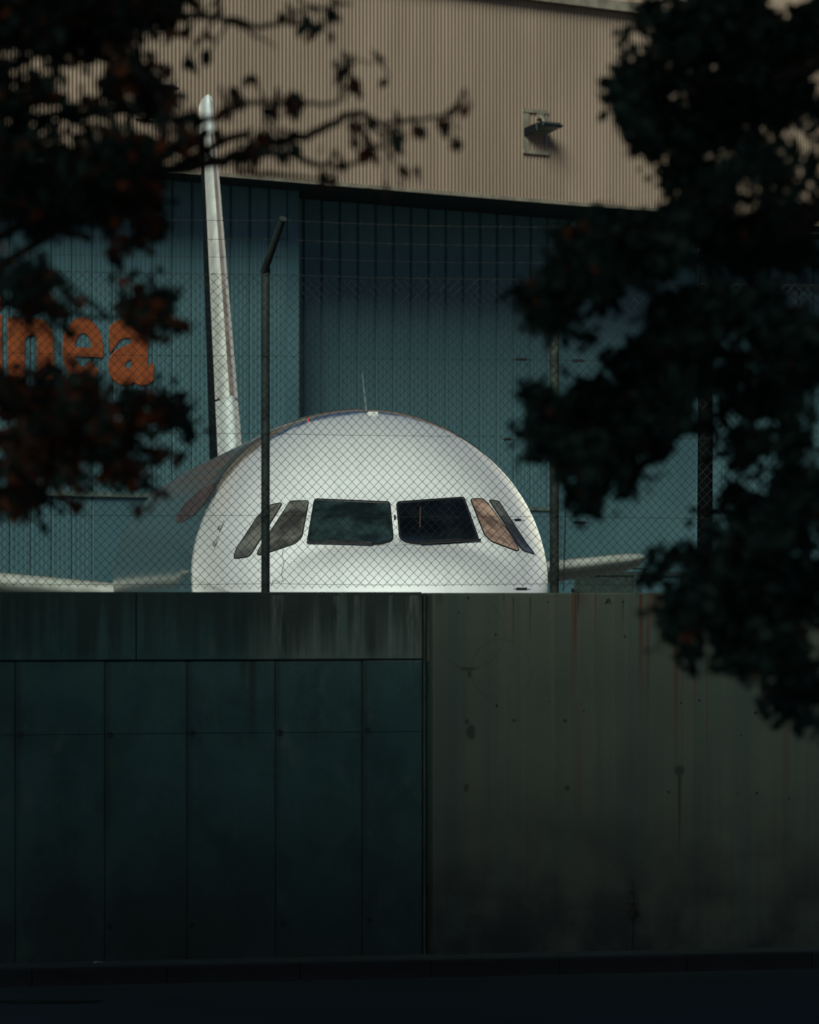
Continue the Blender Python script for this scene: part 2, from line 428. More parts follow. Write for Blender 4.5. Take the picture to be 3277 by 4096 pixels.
# ------------------------------------------------------------------ hangar
hg = empty('hangar', (0, HF.Z0, 0), HF.th)
tag(hg, 'large hangar with beige ribbed cladding above shaded grey green wall panels', 'hangar')
H0, H1 = -30.0, 42.0
zb = HF.uz(1638, 768)[1]; ze = HF.uz(1638, -54)[1]
D1, D2 = 1.75, 3.4
# upper cladding
def corrug(mb, x0, x1, z0, z1, pitch, depth, y, top_shift=(0, 0, 0), m=0):
    prof = [(0, 0), (.16, 0), (.34, 1), (.66, 1), (.84, 0)]
    xs = []
    k = 0
    while x0 + k * pitch < x1:
        for a, d in prof: xs.append((x0 + (k + a) * pitch, y - d * depth))
        k += 1
    xs.append((x0 + k * pitch, y))
    ts = Vector(top_shift)
    vs = [(a, b, z0) for a, b in xs] + [(a + ts.x, b + ts.y, z1 + ts.z) for a, b in xs]
    n = len(xs)
    mb.add(vs, [(i, i + 1, n + i + 1, n + i) for i in range(n - 1)], m)
    return mb
corrug(MB(), H0, H1, zb + .06, ze, .123, .032, 0).build('upper_cladding', M['cladding'], hg)
MB().box(H0, H1, -.06, .02, zb, zb + .09).build('drip_trim', M['trim'], hg)
mb = MB().box(H0 - .1, H1 + .1, -.26, .03, ze + .01, ze + .26)
for k in range(12): mb.box(H0 + k * 6.0, H0 + k * 6.0 + .02, -.264, -.1, ze + .008, ze + .264)
mb.build('eave_trim', M['trim'], hg)
corrug(MB(), H0, H1, ze + .27, ze + .27, .2, .05, .05, (-2.2, 10.0, 4.2)).build('roof', M['cladding'], hg)
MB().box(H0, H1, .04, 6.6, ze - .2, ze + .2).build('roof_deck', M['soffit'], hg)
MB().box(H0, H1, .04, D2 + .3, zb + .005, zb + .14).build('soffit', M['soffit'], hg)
MB().box(H0, H1, D2 + .31, 38, 0, ze - .21).build('hall_body', M['seam'], hg)
# wall panels below
PW = .634
zl = HF.uz(700, 1984, D1)[1]
zsoff = zb + .003
def panel_mesh(name, w, z0, z1, ribs=4, gap=.085, depth=.022):
    mb = MB(); xs = [(gap / 2, .06)]
    ww = w - gap
    for k in range(ribs):
        a = gap / 2 + ww * k / ribs; p = ww / ribs
        xs += [(a + p * .10, 0), (a + p * .72, 0), (a + p * .82, depth * .45), (a + p * .98, depth * .45)]
    xs[-1] = (w - gap / 2 - .004, 0); xs.append((w - gap / 2, .06))
    n = len(xs)
    mb.add([(a, b, z0) for a, b in xs] + [(a, b, z1) for a, b in xs], [(i, i + 1, n + i + 1, n + i) for i in range(n - 1)])
    return mb.mesh(name, M['teal'])
pm_up = panel_mesh('panel', PW, zl + .06, zsoff); pm_lo = panel_mesh('panel', PW, .0, zl - .05)
uLend = HF.u(1193, D1)
seam0 = HF.u(532, D1)
k0 = int((H0 - seam0) / PW)
for k in range(k0, 60):
    x = seam0 + k * PW
    if x + PW > uLend: break
    o = link_mesh('panel', pm_up, hg); o.location = (x, D1, 0)
    if x + PW < HF.u(362, D1) + .2:
        o = link_mesh('panel', pm_lo, hg); o.location = (x, D1, 0); xlo = x + PW
xlast = x
MB().box(H0, uLend, D1 + .062, D2 + .3, 0, zsoff).build('wall_backing', M['seam'], hg)
MB().box(xlast, uLend + .02, D1 - .01, D1 + .06, zl + .06, zsoff).build('corner_flashing', M['teal'], hg)
bevel(MB().box(xlo + .02, uLend, D1 + .005, D1 + .06, 0, zl - .05).build('smooth_panel', M['teal'], hg), .01)
MB().box(H0, uLend + .01, D1 - .09, D1 + .06, zl - .05, zl + .06).build('ledge', M['ledge'], hg)
# recess
seam1 = HF.u(1503, D2); uRs = HF.u(2236, D2); uRe = HF.u(2782, D2)
k0 = int((uLend - seam1) / PW)
zl2 = HF.uz(2150, 2036, D2)[1]
pm_up2 = panel_mesh('panel', PW, zl2 + .06, zsoff); pm_lo2 = panel_mesh('panel', PW, .0, zl2 - .05)
for k in range(k0, 80):
    x = seam1 + k * PW
    if x + PW > H1: break
    if uRs - PW * .6 < x < uRe - .1: continue
    o = link_mesh('panel', pm_up2, hg); o.location = (x, D2, 0)
    if x > uRe: o = link_mesh('panel', pm_lo2, hg); o.location = (x, D2, 0)
MB().box(uLend + .01, H1, D2 + .062, D2 + .3, 0, zsoff).build('wall_backing', M['seam'], hg)
bevel(MB().box(uLend + .02, uRs, D2 + .005, D2 + .06, 0, zl2 - .05).build('smooth_panel', M['teal'], hg), .01)
MB().box(uLend + .02, uRs - .02, D2 - .05, D2 + .06, zl2 - .04, zl2 + .06).build('ledge', M['ledge'], hg)
zrail = HF.uz(2650, 2296, D2)[1]
bevel(MB().box(uRs, uRe, D2 - .02, D2 + .06, zrail + .05, zsoff).build('smooth_panel', M['teal'], hg), .01)
bevel(MB().box(uRs, uRe, D2 - .02, D2 + .06, 0, zrail - .05).build('smooth_panel', M['teal'], hg), .01)
MB().box(uRs, uRe + .3, D2 - .10, D2 - .021, zrail - .045, zrail + .045).build('rail', M['galv'], hg)
MB().box(uRs - .05, uRs - .003, D2 - .06, D2 + .06, 0, zsoff).build('corner_flashing', M['teal'], hg)
MB().box(uRe + .003, uRe + .08, D2 - .06, D2 + .06, 0, zsoff).build('corner_flashing', M['teal'], hg)
ud0, ud1 = HF.u(2292, D2), HF.u(2548, D2)
bevel(MB().box(ud0, ud1 - .17, D2 - .06, D2 - .022, 0, zrail - .07).build('door', M['galv'], hg), .01)
MB().box(ud1 - .165, ud1, D2 - .14, D2 - .022, 0, zrail - .05).build('door_frame', M['seam'], hg)
uv0, zv0 = HF.uz(2840, 1115, D2)
MB().box(uv0, H1, D2 - .30, D2 - .05, zv0 - .16, zv0 + .1).build('gutter_beam', M['seam'], hg)
# orange lettering, one piece a letter
def letter(ch, px0, px1, py_top, py_bot):
    """heavy rounded sans letters, drawn in a unit box and set on the wall"""
    (ua_, z1), (ub_, _) = HF.uz(px0, py_top, D1), HF.uz(px1, py_top, D1)
    z0 = HF.uz(px0, py_bot, D1)[1]
    cu = bpy.data.curves.new('letter', 'FONT'); cu.body = ch; cu.size = 1.0; cu.offset = .035; cu.extrude = .015
    t = bpy.data.objects.new('letter_tmp', cu); COL.objects.link(t)
    bpy.context.view_layer.update()
    me = bpy.data.meshes.new_from_object(t.evaluated_get(bpy.context.evaluated_depsgraph_get()))
    bpy.data.objects.remove(t)
    co = np.empty(len(me.vertices) * 3); me.vertices.foreach_get('co', co); co = co.reshape(-1, 3)
    lo, hi = co.min(0), co.max(0)
    out = np.empty_like(co)
    out[:, 0] = ua_ + (co[:, 0] - lo[0]) / (hi[0] - lo[0]) * (ub_ - ua_)
    out[:, 2] = z0 + (co[:, 1] - lo[1]) / (hi[1] - lo[1]) * (z1 - z0)
    out[:, 1] = D1 - .022 - co[:, 2]
    me.vertices.foreach_set('co', out.ravel()); me.materials.clear(); me.materials.append(M['orange']); me.update()
    o = link_mesh('letter', me, hg); return o
letter('i', -72, 9, 1160, 1512); letter('n', 31, 211, 1266, 1516); 
def letter_e(px0, px1, py_top, py_bot):
    (ua_, z1), (ub_, _) = HF.uz(px0, py_top, D1), HF.uz(px1, py_top, D1)
    z0 = HF.uz(px0, py_bot, D1)[1]
    cu_, cz_, rx, rz = (ua_ + ub_) / 2, (z0 + z1) / 2, (ub_ - ua_) / 2, (z1 - z0) / 2
    ix, iz = rx * .44, rz * .52
    y0, y1 = D1 - .037, D1 - .022
    mb = MB(); n = 40; rings = []
    for k in range(n + 1):
        a = R(-2) + (R(322) - R(-2)) * k / n
        c_, s_ = math.cos(a), math.sin(a)
        rings.append([(cu_ + rx*c_, y0, cz_ + rz*s_), (cu_ + ix*c_, y0, cz_ + iz*s_), (cu_ + ix*c_, y1, cz_ + iz*s_), (cu_ + rx*c_, y1, cz_ + rz*s_)])
    vs = [p for r_ in rings for p in r_]; fs = []
    for k in range(n):
        for j in range(4): fs.append((k*4 + j, k*4 + (j+1) % 4, (k+1)*4 + (j+1) % 4, (k+1)*4 + j))
    fs += [(0,1,2,3), (n*4+3, n*4+2, n*4+1, n*4)]
    mb.add(vs, fs)
    mb.box(cu_ - ix * 1.05, cu_ + rx * .985, y0 - .003, y1 + .002, cz_ - rz * .20, cz_ + rz * .07)
    return mb.build('letter', M['orange'], hg)
letter_e(248, 410, 1264, 1528); letter('a', 433, 612, 1270, 1537)

# floodlights in their frames on the beige cladding
def floodlight(px, py):
    u, z = HF.uz(px, py)
    t = empty('floodlight', (HF.c * u, HF.Z0 + HF.s * u, z), HF.th)
    f = MB()
    f.box(-.46, .46, -.07, -.036, .50, .60); f.box(-.46, .46, -.09, -.036, -.58, -.48)
    f.box(-.46, -.24, -.05, -.036, -.479, .499); f.box(.36, .46, -.05, -.036, -.479, .499)
    f.build('mounting_frame', M['trim'], t)
    rot = Matrix.Translation((.02, -.33, .02)) @ Matrix.Rotation(R(-14), 4, 'X')
    b = MB().box(-.36, .36, -.38, .38, .0, .07, 0, rot)
    for k in range(9): b.box(-.33 + k * .08, -.30 + k * .08, -.34, .30, .071, .14, 0, rot)
    b.box(-.44, -.365, -.2, .36, -.08, .12, 0, rot)
    bevel(b.build('housing', M['darkmetal'], t), .008)
    for i in range(3):
        for j in range(2):
            MB().box(-.32 + i*.22, -.12 + i*.22, -.34 + j*.36, -.02 + j*.36, -.012, -.001, 0, rot).build('lens', M['lens'], t)
    a = MB().tube([(.15, -.04, .44), (.12, -.2, .36), (.05, -.36, .12)], .035, 8).box(.06, .26, -.10, -.036, .36, .49)
    a.build('bracket', M['trim'], t)
    return t
tag(floodlight(2137, 529), 'dark floodlight in a small frame high on the bare beige cladding', 'floodlight', 'floodlights on the hangar')
tag(floodlight(594, 382), 'floodlight on the cladding half hidden by red leaves at left', 'floodlight', 'floodlights on the hangar')
u, z = HF.uz(2215, 947, D2)
wlp = empty('wall_lamp', (HF.c*u - HF.s*D2, HF.Z0 + HF.s*u + HF.c*D2, z), HF.th)
tag(wlp, 'small pale lamp on the shaded hangar wall below the overhang', 'lamp')
MB().tube([(.16, -.03, 0), (.1, -.22, .03), (-.02, -.30, .03)], .02, 7).build('arm', M['trim'], wlp)
bevel(MB().box(-.14, .06, -.42, -.28, -.06, .05).build('lamp_head', M['lens'], wlp), .03, 2)

# ------------------------------------------------------------------ airplane
AX = math.atan(.105)
NOSE = (.0055, 50.3)
ap = empty('airplane', (NOSE[0], NOSE[1], 0), AX)
tag(ap, 'white airliner parked nose on behind the fence', 'airplane')
ZC = CZ + .24
ap_m = Matrix.Translation((NOSE[0], NOSE[1], 0)) @ Matrix.Rotation(AX, 4, 'Z')

def mat_paint():
    m = Mat('glossy_white_aircraft_paint', (.8, .8, .78), .30, spec=.5)
    o = m.xyz(); x, y, z = o[0], o[1], o[2]
    c = m.mix(m.rng(m.noise(.9, 5), .3, .7), (.76, .765, .75), (.82, .82, .80))
    c = m.mix(m.rng(m.noise(1.3, 5, vec=m.mp((1, .3, 2))), .5, .75, 0, .25), c, (.62, .63, .62))
    # dark hangar reflection painted grey aft of the nose, its edge ragged low down
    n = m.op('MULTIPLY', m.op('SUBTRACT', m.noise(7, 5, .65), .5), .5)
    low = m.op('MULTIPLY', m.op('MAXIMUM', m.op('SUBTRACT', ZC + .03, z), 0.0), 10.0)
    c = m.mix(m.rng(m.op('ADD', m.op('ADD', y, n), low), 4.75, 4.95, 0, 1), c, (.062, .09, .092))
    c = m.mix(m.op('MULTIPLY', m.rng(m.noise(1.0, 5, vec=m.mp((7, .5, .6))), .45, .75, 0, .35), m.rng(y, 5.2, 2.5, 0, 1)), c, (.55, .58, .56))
    m.color(c)
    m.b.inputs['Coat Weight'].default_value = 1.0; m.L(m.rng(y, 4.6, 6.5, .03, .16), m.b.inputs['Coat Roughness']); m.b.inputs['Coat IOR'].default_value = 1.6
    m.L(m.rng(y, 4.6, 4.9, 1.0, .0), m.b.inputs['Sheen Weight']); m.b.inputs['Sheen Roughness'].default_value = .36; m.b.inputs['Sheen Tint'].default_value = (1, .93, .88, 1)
    return m.bump(m.noise(1.1, 2), .03, .05).mat
M['paint'] = mat_paint()

M['white'] = plain('white_tail_paint', (.52, .55, .53), .3, var=.05)
M['galvd'] = plain('dull_wing_metal', (.13, .15, .145), .5, .3)
M['galvl'] = plain('weathered_slat_metal', (.26, .28, .27), .45, .3)
M['tailedge'] = plain('worn_tail_edge_paint', (.27, .28, .25), .5, var=.2)
M['belly'] = plain('grey_white_underside', (.19, .185, .145), .4, var=.1)
for k_ in ('white', 'steel'):
    b_ = M[k_].node_tree.nodes['Principled BSDF']; b_.inputs['Sheen Weight'].default_value = .8; b_.inputs['Sheen Roughness'].default_value = .3; b_.inputs['Sheen Tint'].default_value = (1, .88, .80, 1)
st = [  # s, half width, top, bottom, height of the widest point   (about the fuselage centre line)
    (0.00, .02, -.53, -.57, -.55), (0.06, .30, -.27, -.84, -.54), (.2, .55, -.06, -1.06, -.52), (.45, .82, .10, -1.24, -.48), (.8, 1.07, .235, -1.40, -.43),
    (1.2, 1.27, .345, -1.53, -.37), (1.5, 1.39, .43, -1.60, -.33), (1.9, 1.525, .70, -1.68, -.28), (2.35, 1.645, .96, -1.75, -.22),
    (2.8, 1.74, 1.20, -1.81, -.17), (3.4, 1.835, 1.50, -1.88, -.12), (4.1, 1.92, 1.755, -1.94, -.07), (4.8, 1.98, 1.93, -1.99, -.03),
    (5.5, 2.02, 2.02, -2.03, 0), (6.3, 2.045, 2.05, -2.05, 0), (7.5, 2.05, 2.05, -2.05, 0), (27, 2.05, 2.05, -2.05, 0), (29, 1.98, 2.05, -1.75, .12),
    (32, 1.62, 1.98, -.95, .5), (35, 1.1, 1.85, -.1, .85), (37.5, .6, 1.65, .6, 1.12), (38.6, .25, 1.45, 1.0, 1.22)]
SA = np.array(st)
SA[:, 1] *= 1.098; SA[9:17, 2] += .045
def interp(s):
    xs = SA[:, 0]; i = int(np.clip(np.searchsorted(xs, s) - 1, 0, len(xs) - 2))
    h = xs[i+1] - xs[i]; t = (s - xs[i]) / h
    def slope(j):
        if j == 0: return (SA[1, 1:] - SA[0, 1:]) / (xs[1] - xs[0])
        if j == len(xs) - 1: return (SA[-1, 1:] - SA[-2, 1:]) / (xs[-1] - xs[-2])
        d0 = (SA[j, 1:] - SA[j-1, 1:]) / (xs[j] - xs[j-1]); d1 = (SA[j+1, 1:] - SA[j, 1:]) / (xs[j+1] - xs[j])
        return np.where(d0 * d1 > 0, 2 * d0 * d1 / np.where(np.abs(d0 + d1) < 1e-9, 1e-9, d0 + d1), 0)
    m0, m1 = slope(i), slope(i + 1)
    return ((2*t**3 - 3*t**2 + 1) * SA[i, 1:] + (t**3 - 2*t**2 + t) * h * m0 + (-2*t**3 + 3*t**2) * SA[i+1, 1:] + (t**3 - t**2) * h * m1)
stations = list(np.linspace(0, .3, 9) ** 1.0) + list(np.linspace(.36, 7.5, 70)) + list(np.linspace(8.5, 27, 12)) + list(np.linspace(27.6, 38.6, 26))
NS = 96
fv, ff = [], []
for s_ in stations:
    w, t, b, zm = interp(s_)
    for k in range(NS):
        a = 2 * math.pi * k / NS; sn, cs = math.sin(a), math.cos(a)
        fv.append((w * sn, s_, ZC + zm + (t - zm if cs > 0 else zm - b) * cs))
for i in range(len(stations) - 1):
    for k in range(NS):
        a, b = i*NS + k, i*NS + (k+1) % NS
        ff.append((a, a + NS, b + NS, b))
fus = MB().add(fv, ff, 0, True).add(fv[-NS:], [tuple(range(NS))[::-1]], 0)
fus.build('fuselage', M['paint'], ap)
bvh = BVHTree.FromPolygons([ap_m @ Vector(v) for v in fv], ff)
ap_i = ap_m.inverted()
CAM = Vector((0, 0, CZ))
def hit(px, py, off=0.0):
    d = (at(px, py, 50) - CAM).normalized()
    loc, nor, _, _ = bvh.ray_cast(CAM, d)
    if loc is None:
        loc, nor, _, _ = bvh.find_nearest(at(px, py, 54.5))
    if nor.dot(d) > 0: nor = -nor
    return ap_i @ (loc + nor * off)

def smooth_poly(pts, r=10, n=4):
    out = []
    N = len(pts)
    for i in range(N):
        p, a, b = Vector(pts[i]), Vector(pts[i-1]), Vector(pts[(i+1) % N])
        ra = min(r, (a - p).length * .4); rb = min(r, (b - p).length * .4)
        A = p + (a - p).normalized() * ra; B = p + (b - p).normalized() * rb
        for k in range(n + 1):
            t = k / n; out.append(A * (1-t)**2 + p * 2*t*(1-t) + B * t*t)
    res = []
    for i in range(len(out)):
        a, b = out[i], out[(i+1) % len(out)]
        m = max(1, int((b - a).length / 14))
        for k in range(m): res.append(a + (b - a) * k / m)
    return res
def offset(poly, d):
    N = len(poly); out = []
    area = sum(poly[i].x * poly[(i+1) % N].y - poly[(i+1) % N].x * poly[i].y for i in range(N))
    sg = 1 if area > 0 else -1
    for i in range(N):
        t = (poly[(i+1) % N] - poly[i-1]).normalized()
        out.append(poly[i] + Vector((t.y, -t.x)) * d * sg)
    return out
def window(name, pts, glass, frame_w, frame_off, label=None, r=10):
    poly = smooth_poly([Vector(p) for p in pts], r)
    N = len(poly); c = sum(poly, Vector((0, 0))) / N
    rings = [1.0, .93, .8, .6, .4, .2]
    vs = [hit(*(c + (p - c) * q), .006) for q in rings for p in poly] + [hit(c.x, c.y, .006)]
    fs = []
    for i in range(len(rings) - 1):
        for k in range(N): fs.append((i*N + k, i*N + (k+1) % N, (i+1)*N + (k+1) % N, (i+1)*N + k))
    b = (len(rings) - 1) * N
    for k in range(N): fs.append((b + k, b + (k+1) % N, len(vs) - 1))
    g = MB().add(vs, fs, 0, True).build(name, glass, ap)
    if label: g['label'] = label
    # gasket: a raised band round the pane
    o0, o1, o2 = poly, offset(poly, frame_w * .5), offset(poly, frame_w)
    i0 = offset(poly, -frame_w * .25)
    lay = [(i0, .007), (o0, frame_off), (o1, frame_off), (o2, -.004)]
    vs = [hit(p.x, p.y, h) for pl, h in lay for p in pl]; fs = []
    for i in range(3):
        for k in range(N): fs.append((i*N + k, i*N + (k+1) % N, (i+1)*N + (k+1) % N, (i+1)*N + k))
    MB().add(vs, fs, 0, True).build('frame', M['black'], g)
    return g
def mat_glass(name, col, rough=.04):
    m = Mat(name, col, rough, spec=.3)
    m.b.inputs['Coat Weight'].default_value = .2; m.b.inputs['Coat Roughness'].default_value = .02
    c = m.mix(m.rng(m.noise(2.6, 3), .35, .65), tuple(q * .4 for q in col), tuple(q * 1.7 for q in col))
    m.color(c)
    return m.mat
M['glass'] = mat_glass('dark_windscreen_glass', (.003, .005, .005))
M['glassL'] = mat_glass('tree_reflection_glass', (.012, .023, .022))  # teal tint and mottling stand in for reflected trees
M['glassW'] = mat_glass('warm_reflection_glass', (.34, .21, .155), .12)  # warm tint paints a reflection into the pane
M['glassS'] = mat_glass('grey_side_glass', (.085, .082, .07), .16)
window('windshield', [(1262, 2001), (1556, 2013), (1569, 2150), (1562, 2162), (1518, 2174), (1234, 2166)], M['glassL'], 8, .016, r=9)
window('windshield', [(1591, 2013), (1853, 1994), (1911, 2157), (1850, 2164), (1672, 2173), (1622, 2164), (1603, 2150)], M['glass'], 8, .016, r=9)
window('side_window', [(1163, 2005), (1235, 2004), (1208, 2148), (1182, 2174), (1054, 2217), (1030, 2221), (1035, 2201)], M['glassS'], 4, .008, r=12)
window('side_window', [(1131, 2012), (1083, 2020), (1030, 2070), (945, 2200), (936, 2235), (994, 2227), (1008, 2212)], M['glassS'], 4, .008, r=12)
window('side_window', [(1883, 1997), (1930, 1996), (1950, 2014), (2050, 2152), (2075, 2197), (2069, 2204), (1967, 2166), (1939, 2139)], M['glassW'], 4, .008, r=8)
window('side_window', [(1957, 2000), (1994, 2006), (2053, 2096), (2105, 2175), (2137, 2216), (2095, 2203), (2082, 2190)], M['glassS'], 4, .008, r=8)

def reflection_patch(pts, mat, name):
    poly = smooth_poly([Vector(p) for p in pts], 12); N = len(poly); c = sum(poly, Vector((0, 0))) / N
    rings = [1.0, .75, .5, .25]
    vs = [hit(*(c + (p - c) * q), .005) for q in rings for p in poly] + [hit(c.x, c.y, .005)]
    fs = [(i*N + k, i*N + (k+1) % N, (i+1)*N + (k+1) % N, (i+1)*N + k) for i in range(3) for k in range(N)]
    fs += [(3*N + k, 3*N + (k+1) % N, len(vs) - 1) for k in range(N)]
    return MB().add(vs, fs, 0, True).build(name, mat, ap)
M['dullred'] = plain('dull_red_reflection', (.072, .048, .042), .5, var=.5)
reflection_patch([(868, 1925), (800, 1960), (735, 2020), (700, 2080), (722, 2096), (780, 2058), (822, 2010), (858, 1955)], M['dullred'], 'sign_reflection')  # red patch painted in for the orange lettering mirrored in the skin
def strip(pts, rad, off, name, mat, n=6):
    q = []
    for (a, b) in zip(pts[:-1], pts[1:]):
        for k in range(6): q.append(hit(a[0] + (b[0]-a[0])*k/6, a[1] + (b[1]-a[1])*k/6, off))
    q.append(hit(*pts[-1], off))
    return MB().tube(q, rad, n).build(name, mat, ap)
w1 = strip([(1231, 2177), (1380, 2182), (1493, 2182)], .015, .03, 'wiper', M['black'])
strip([(1312, 2178), (1492, 2186)], .024, .04, 'wiper_arm', M['black'])
strip([(1683, 2182), (1800, 2175), (1918, 2167)], .015, .03, 'wiper', M['black'])
strip([(1684, 2184), (1840, 2172)], .024, .04, 'wiper_arm', M['black'])
strip([(1580, 2064), (1579, 2081)], .010, .012, 'rain_nozzle', M['black'])
strip([(1532, 2178), (1534, 2181)], .012, .015, 'rain_nozzle', M['black'])
strip([(1640, 2177), (1642, 2180)], .012, .015, 'rain_nozzle', M['black'])
strip([(1500, 2184), (1535, 2181), (1590, 2182), (1640, 2180), (1672, 2183)], .004, .006, 'washer_pipe', M['galvl'], 4)
rv = MB()
for sx in (1567, 1593):
    for k in range(9):
        p = hit(sx - 3 + k*.5, 2000 + k * 21, .002); rv.box(p.x - .006, p.x + .006, p.y - .006, p.y + .004, p.z - .006, p.z + .006)
tag(rv.build('rivets', M['steel'], ap), kind='stuff')
strip([(1682, 2030), (1680, 2112)], .009, .007, 'visor_strap', M['leafless'], 5)
for a_, b_ in (((906, 2084), (882, 2124)), ((884, 2146), (862, 2188))):
    strip([a_, ((a_[0]+b_[0])/2, (a_[1]+b_[1])/2), b_], [.006, .006, .006, .008, .010, .014, .018, .020, .022, .022, .020, .016, .008], .03, 'reflection_smudge', M['galvl'])  # raised strips standing in for dark reflection smudges on the nose
# blade antenna and beacon on the crown
def crown(s_): return ZC + interp(s_)[1]
s0 = 5.25
zc_ = crown(s0)
MB().add([(-.012, s0 - .10, zc_ - .02), (.012, s0 - .10, zc_ - .02), (.012, s0 + .22, zc_ - .02), (-.012, s0 + .22, zc_ - .02),
          (-.034, s0 + .12, zc_ + .47), (-.024, s0 + .12, zc_ + .47), (-.024, s0 + .2, zc_ + .47), (-.034, s0 + .2, zc_ + .47)],
         [(0,3,2,1),(4,5,6,7),(0,1,5,4),(1,2,6,5),(2,3,7,6),(3,0,4,7)]).build('antenna', M['paint'], ap)
p = hit(1490, 1652, 0); bevel(MB().box(p.x - .06, p.x + .06, p.y - .12, p.y + .12, p.z - .02, p.z + .012).build('antenna_base', M['steel'], ap), .006)
p = hit(1238, 1690, 0); MB().tube([p + Vector((0, .1, -.02)), p + Vector((-.01, .1, .07))], [.012, .006], 6).build('beacon', M['red'], ap)

# lofted surfaces
def airfoil(n=9):
    up = [(.5 * (1 - math.cos(math.pi * k / n))) for k in range(n + 1)]
    th = lambda c: 5 * (.2969 * math.sqrt(c) - .126 * c - .3516 * c**2 + .2843 * c**3 - .1036 * c**4)
    return [(c, th(c)) for c in up]
AF = airfoil(12)
def surface(secs, mats, le_frac, name, vertical=False, m_side=0, m_le=1):
    """secs: (le point, chord, thickness); x or z is the thickness axis"""
    mb = MB(); rows_ = []
    loop = [(c, t) for c, t in AF] + [(c, -t) for c, t in AF[-2:0:-1]]
    n = len(loop)
    for (le, ch, th, tw) in secs:
        r_ = []
        for c, t in loop:
            if vertical: r_.append((le[0] + t * th, le[1] + c * ch, le[2]))
            else: r_.append((le[0], le[1] + c * ch, le[2] + t * th - c * ch * tw))
        rows_.append(r_)
    vs = [p for r_ in rows_ for p in r_]
    for i in range(len(secs) - 1):
        for k in range(n):
            a, b = i*n + k, i*n + (k+1) % n
            cc = .5 * (loop[k][0] + loop[(k+1) % n][0])
            mb.add([vs[a], vs[b], vs[b + n], vs[a + n]], [(0,1,2,3)], m_le if cc < le_frac else m_side, True)
    mb.add(rows_[-1], [tuple(range(n))], m_side)
    o = mb.build(name, mats, ap)
    bm = bmesh.new(); bm.from_mesh(o.data); bmesh.ops.remove_doubles(bm, verts=bm.verts, dist=1e-4); bmesh.ops.recalc_face_normals(bm, faces=bm.faces); bm.to_mesh(o.data); bm.free()
    return o
zf0 = ZC + 1.85; zf1 = CZ + 9.66
s_f0, s_f1 = 29.6, 37.6
def fin_sec(t, grow=0.0, cf=1.0):
    le = (0, s_f0 + (s_f1 - s_f0) * t - grow, zf0 + (zf1 - zf0) * t)
    return (le, (6.9 * (1 - t) + 2.7 * t) * cf, (.50 * (1 - t) + .23 * t) + grow, 0)
surface([fin_sec(t) for t in (0, .25, .5, .75, .985)], [M['navy'], M['white']], .06, 'fin', True)
# leading-edge skins laid 4 mm proud over the front of the fin
def le_skin(t0, t1, mat, name, cfr=.16, one_side=False):
    prof = [(c, th) for c, th in AF if c <= cfr + .02]
    loop = [(c, t * 1.02) for c, t in prof] if one_side else [(c, -t) for c, t in prof[::-1]] + [(c, t) for c, t in prof[1:]]
    mb = MB(); rows_ = []
    for i in range(9):
        t = t0 + (t1 - t0) * i / 8
        le, ch, th, _ = fin_sec(t, .016 if one_side else .010)
        rows_.append([(x_ * (th + .012), le[1] + c * ch, le[2]) for c, x_ in loop])
    n = len(loop); vs = [p for r_ in rows_ for p in r_]
    mb.add(vs, [(i*n + k, i*n + k + 1, (i+1)*n + k + 1, (i+1)*n + k) for i in range(8) for k in range(n - 1)], 0, True)
    return mb.build(name, mat, ap)
le_skin(.195, .905, M['steel'], 'leading_edge')
le_skin(.2, .9, M['boot'], 'deicing_boot', .0, True)
le_skin(-.02, .19, M['white'], 'fin_fairing', .145)
tip = [fin_sec(t) for t in (.91, .955, .985)]
le, ch, th, _ = fin_sec(.985)
tip = [(a[0], a[1], a[2] + .02, 0) for a in tip]
for q, sc in ((.05, 1.0), (.10, .97), (.15, .88), (.185, .70), (.205, .42), (.21, .12)):
    tip.append(((0, le[1] + .35 * q, le[2] + q), ch * (1 - .2 * q), (th + .02) * sc, 0))
surface(tip, [M['white'], M['white']], .1, 'fin_tip', True)
for sg in (1, -1):
    secs = []
    for t in (0, .25, .5, .75, .95, .985, 1.0):
        xs = (.4 + (8.6 - .4) * t)
        ch = 4.6 * (1 - t) + 1.9 * t
        th = .60 * (1 - t) + .30 * t
        if t > .96: th *= .75 if t < .99 else .2; 
        le = (sg * xs, 32.6 + 4.6 * t + (.12 if t > .99 else 0), CZ - .15 + .105 * xs)
        secs.append((le, ch, th, .115))
    surface(secs, [M['belly'], M['tailedge']], .06, 'tailplane')
for dx, dy in ((8.62, 38.8), (8.5, 39.0)):
    z_ = CZ - .17 + .105 * 8.6 - .2
    MB().tube([(dx - .05, dy, z_), (dx + .25, dy + .1, z_ - .02)], .012, 5).build('static_wick', M['black'], ap)
for sg in (1, -1):
    secs = []
    for t in (0, .3, .65, 1.0):
        xs = .5 + 15.5 * t; ch = 6.5 * (1 - t)**1.3 + 1.6
        secs.append(((sg * xs, 13.5 + 8.0 * t, ZC - 1.45 + .075 * xs), ch, .95 * (1 - t) + .2, .02))
    surface(secs, [M['belly'], M['galvd']], .06, 'wing')
